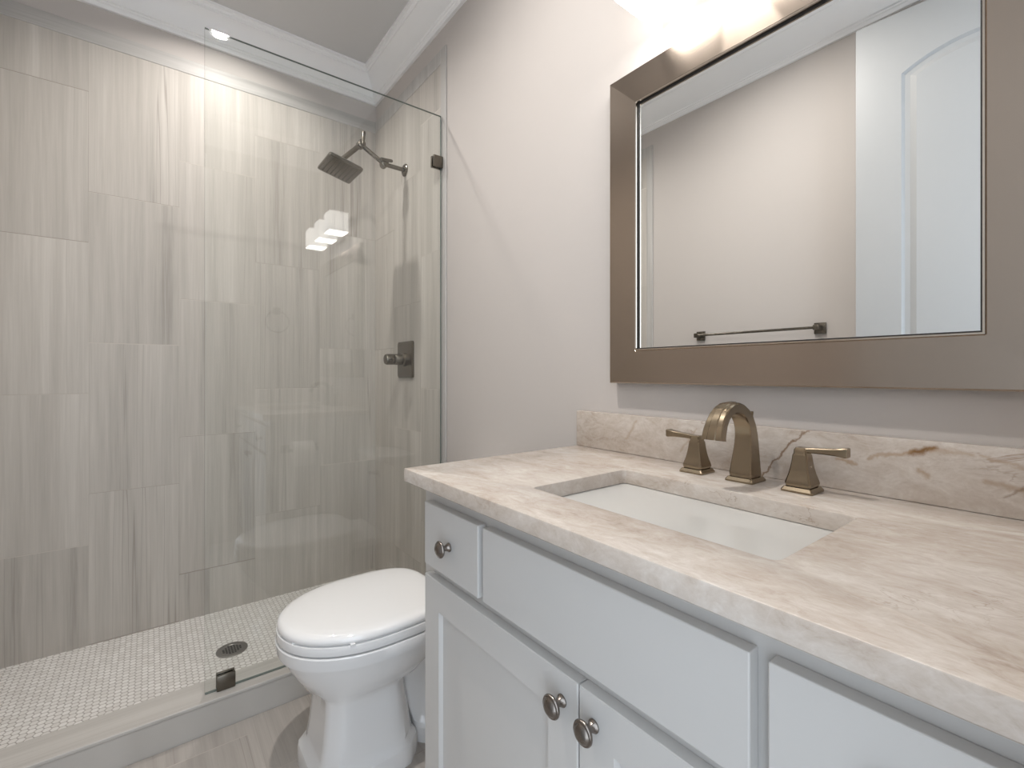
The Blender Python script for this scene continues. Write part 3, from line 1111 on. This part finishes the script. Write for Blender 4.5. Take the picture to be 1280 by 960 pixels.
# trapway and rear deck behind the pedestal
R = []
for z, hw, y0, y1 in ((0.0, 0.105, 0.66, 0.960), (0.045, 0.105, 0.66, 0.960), (0.055, 0.092, 0.66, 0.952), (0.16, 0.052, 0.60, 0.930), (0.27, 0.056, 0.60, 0.935), (0.33, 0.095, 0.62, 0.965), (0.365, 0.150, 0.66, 0.985), (RZ - 0.008, 0.155, 0.66, 0.992), (RZ - 0.002, 0.150, 0.665, 0.988)):
    R.append(block(TX, hw, y0, y1, z, 0.03))
add_loft(bm, R)
obj('bowl', bm, M_PORC, toi, smooth=38)

bm = bm_new()
S0 = RZ + 0.0042
add_loft(bm, [oval(TX, hw, y0, y1, z, 2.1, 3.4) for hw, y0, y1, z in ((0.192, 0.281, 0.752, S0), (0.1960, 0.2765, 0.755, S0 + 0.0010), (0.1970, 0.2755, 0.756, S0 + 0.008), (0.1970, 0.2755, 0.756, S0 + 0.018), (0.1962, 0.2763, 0.7555, S0 + 0.0237), (0.1945, 0.278, 0.754, S0 + 0.0245))])
st = obj('seat', bm, M_PORC, toi, smooth=50)
bm = bm_new()
L0 = S0 + 0.0285
lid = [(0.193, 0.280, 0.747, L0), (0.1945, 0.2783, 0.7485, L0 + 0.001), (0.1950, 0.2778, 0.7488, L0 + 0.008), (0.1920, 0.281, 0.748, L0 + 0.014), (0.1875, 0.2875, 0.745, L0 + 0.0192),
       (0.178, 0.300, 0.738, L0 + 0.0225), (0.160, 0.325, 0.725, L0 + 0.0245), (0.12, 0.375, 0.695, L0 + 0.0262), (0.07, 0.44, 0.65, L0 + 0.0270), (0.02, 0.50, 0.58, L0 + 0.0272)]
add_loft(bm, [oval(TX, hw, y0, y1, z, 2.1, 3.4) for hw, y0, y1, z in lid])
ld = obj('lid', bm, M_PORC, toi, smooth=60)
for (bx, by) in ((TX - 0.07, 0.300), (TX + 0.07, 0.300), (TX + 0.176, 0.42), (TX - 0.176, 0.42)):
    bm = bm_new()
    add_box(bm, bx - 0.010, bx + 0.010, by - 0.004, by + 0.008, S0 + 0.0240, L0 + 0.0008)
    obj('bumper', bm, M_PORC, ld)
for s in (-1, 1):
    bm = bm_new()
    add_lathe(bm, (TX + s * 0.075 - 0.022, 0.768, S0 + 0.012), (1, 0, 0), [(0.009, 0), (0.012, 0.003), (0.012, 0.041), (0.009, 0.044)], 18)
    add_box(bm, TX + s * 0.075 - 0.016, TX + s * 0.075 + 0.016, 0.745, 0.768, S0 + 0.004, S0 + 0.020, bev=0.003)
    obj('hinge', bm, M_PORC, toi, smooth=40)
bm = bm_new()
R = []
for z, hw, y0, y1, r in ((RZ - 0.0015, 0.150, 0.862, 1.000, 0.03), (RZ + 0.012, 0.162, 0.852, 1.004, 0.03), (RZ + 0.15, 0.170, 0.846, 1.005, 0.03), (0.735, 0.176, 0.842, 1.006, 0.03)):
    R.append([(x, y, z) for x, y in rrect(TX - hw, TX + hw, y0, y1, r, 6)])
add_loft(bm, R)
tk = obj('tank', bm, M_PORC, toi, smooth=40)
bm = bm_new()
R = []
for z, hw, y0, y1, r in ((0.7355, 0.178, 0.839, 1.0065, 0.03), (0.742, 0.182, 0.835, 1.0065, 0.03), (0.756, 0.182, 0.835, 1.0065, 0.03), (0.764, 0.178, 0.839, 1.005, 0.03), (0.767, 0.165, 0.85, 1.0, 0.03)):
    R.append([(x, y, z) for x, y in rrect(TX - hw, TX + hw, y0, y1, r, 6)])
add_loft(bm, R)
obj('tank_lid', bm, M_PORC, toi, smooth=40)
bm = bm_new()
add_lathe(bm, (TX - 0.115, 0.8445, 0.685), (0, -1, 0), [(0.014, 0), (0.014, 0.005), (0.008, 0.008), (0.008, 0.016)], 20)
add_tube(bm, [(TX - 0.115, 0.832, 0.685), (TX - 0.08, 0.828, 0.681), (TX - 0.045, 0.826, 0.676)], [0.007, 0.006, 0.007], 14)
o = obj('flush_lever', bm, M_NICKEL, toi, smooth=40)
o['label'] = 'dark nickel flush lever'

# ================================================================== TOWEL BAR, RING, PAPER
yw = YF
tb = thing('towel_bar', (-1.165, yw, TZ + 0.21), 'dark nickel towel bar on the painted wall, reflected in the mirror', 'towel bar')
for px in (-1.466, -0.864):
    bm = bm_new()
    add_box(bm, px - 0.025, px + 0.025, yw + 0.0003, yw + 0.010, TZ + 0.184, TZ + 0.236, bev=0.002)
    add_box(bm, px - 0.012, px + 0.012, yw + 0.010, yw + 0.062, TZ + 0.199, TZ + 0.223, bev=0.003)
    obj('post', bm, M_NICKEL, tb, smooth=40)
bm = bm_new()
add_tube(bm, [(-1.476, yw + 0.052, TZ + 0.211), (-1.16, yw + 0.052, TZ + 0.211), (-0.854, yw + 0.052, TZ + 0.211)], 0.0065, 16)
obj('bar', bm, M_NICKEL, tb, smooth=40)

tr = thing('towel_ring', (XR, 0.720, TZ + 0.445), 'nickel towel ring on the doorway wall, reflected in the shower glass', 'towel ring')
bm = bm_new()
add_box(bm, XR - 0.010, XR - 0.0003, 0.695, 0.745, TZ + 0.420, TZ + 0.470, bev=0.002)
add_box(bm, XR - 0.045, XR - 0.010, 0.709, 0.731, TZ + 0.434, TZ + 0.456, bev=0.003)
obj('post', bm, M_NICKEL, tr, smooth=40)
bm = bm_new()
NR = 40
rings = []
cc = Vector((XR - 0.034, 0.720, TZ + 0.445 - 0.078))
for i in range(NR):
    a = 2 * PI * i / NR
    d = Vector((0, math.sin(a), math.cos(a)))
    rings.append([cc + d * (0.076 + 0.0048 * math.cos(2 * PI * k / 10)) + Vector((0.0048 * math.sin(2 * PI * k / 10), 0, 0)) for k in range(10)])
vr = [[bm.verts.new(p) for p in r] for r in rings]
for i in range(NR):
    for k in range(10):
        bm.faces.new((vr[i][k], vr[i][(k + 1) % 10], vr[(i + 1) % NR][(k + 1) % 10], vr[(i + 1) % NR][k]))
obj('ring', bm, M_NICKEL, tr, smooth=60)

ty, tz_ = 0.630, TZ - 0.400
ph = thing('paper_holder', (VX0, ty, tz_), 'nickel toilet paper holder on the vanity side, reflected in the shower glass', 'toilet paper holder')
for s in (-1, 1):
    bm = bm_new()
    add_box(bm, VX0 - 0.008, VX0 - 0.0003, ty + s * 0.070 - 0.020, ty + s * 0.070 + 0.020, tz_ - 0.020, tz_ + 0.020, bev=0.002)
    add_box(bm, VX0 - 0.085, VX0 - 0.008, ty + s * 0.070 - 0.007, ty + s * 0.070 + 0.007, tz_ - 0.009, tz_ + 0.009, bev=0.002)
    obj('bracket', bm, M_NICKEL, ph, smooth=40)
bm = bm_new()
add_tube(bm, [(VX0 - 0.072, ty - 0.064, tz_), (VX0 - 0.072, ty, tz_), (VX0 - 0.072, ty + 0.064, tz_)], 0.008, 14)
obj('spindle', bm, M_NICKEL, ph, smooth=40)
bm = bm_new()
prof = [(0.020, -0.050), (0.0545, -0.050), (0.0555, -0.049), (0.0555, 0.049), (0.0545, 0.050), (0.020, 0.050), (0.020, -0.050)]
add_lathe(bm, (VX0 - 0.072, ty, tz_ - 0.0115), (0, 1, 0), prof, 40, cap=False)
bmesh.ops.remove_doubles(bm, verts=bm.verts, dist=1e-6)
add_box(bm, VX0 - 0.1276, VX0 - 0.1266, ty - 0.050, ty + 0.050, tz_ - 0.075, tz_ - 0.012)
tp = obj('toilet_paper', bm, M_PAPER, smooth=40)
tag(tp, 'white toilet paper roll hanging on the vanity side, reflected in the shower glass', 'toilet paper')


# ================================================================== CEILING DOWNLIGHTS
def downlight(x, y, watt, spread, label):
    t = thing('recessed_light', (x, y, ZC), label, 'ceiling light', 'recessed ceiling lights')
    bm = bm_new()
    rings = []
    for r, h in ((0.050, -0.0005), (0.072, -0.0005), (0.074, -0.003), (0.070, -0.006), (0.052, -0.007), (0.050, -0.005), (0.050, -0.0005)):
        rings.append([(x + r * math.cos(2 * PI * i / 40), y + r * math.sin(2 * PI * i / 40), ZC + h) for i in range(40)])
    add_loft(bm, rings, cap0=False, cap1=False)
    bmesh.ops.remove_doubles(bm, verts=bm.verts, dist=1e-6)
    obj('trim_ring', bm, M_TRIM, t, smooth=40)
    bm = bm_new()
    add_lathe(bm, (x, y, ZC - 0.0006), (0, 0, -1), [(0.0495, 0), (0.0495, 0.002), (0.045, 0.003), (0, 0.003)], 32)
    obj('lens', bm, glow_mat('lit_downlight_lens', WARM, 6.0), t)
    ld = bpy.data.lights.new('lamp', 'AREA')
    ld.shape = 'DISK'
    ld.size = 0.07
    ld.energy = watt
    ld.color = WARM
    ld.spread = math.radians(spread)
    lo = bpy.data.objects.new('lamp', ld)
    COL.objects.link(lo)
    lo.parent = t
    lo.location = (0, 0, -0.009)


downlight(-2.190, 0.275, DOWNLIGHT_W, 142, 'round recessed ceiling light over the shower drain')
downlight(-0.950, 0.270, ROOM_DOWNLIGHT_W, 160, 'round recessed ceiling light in front of the vanity')
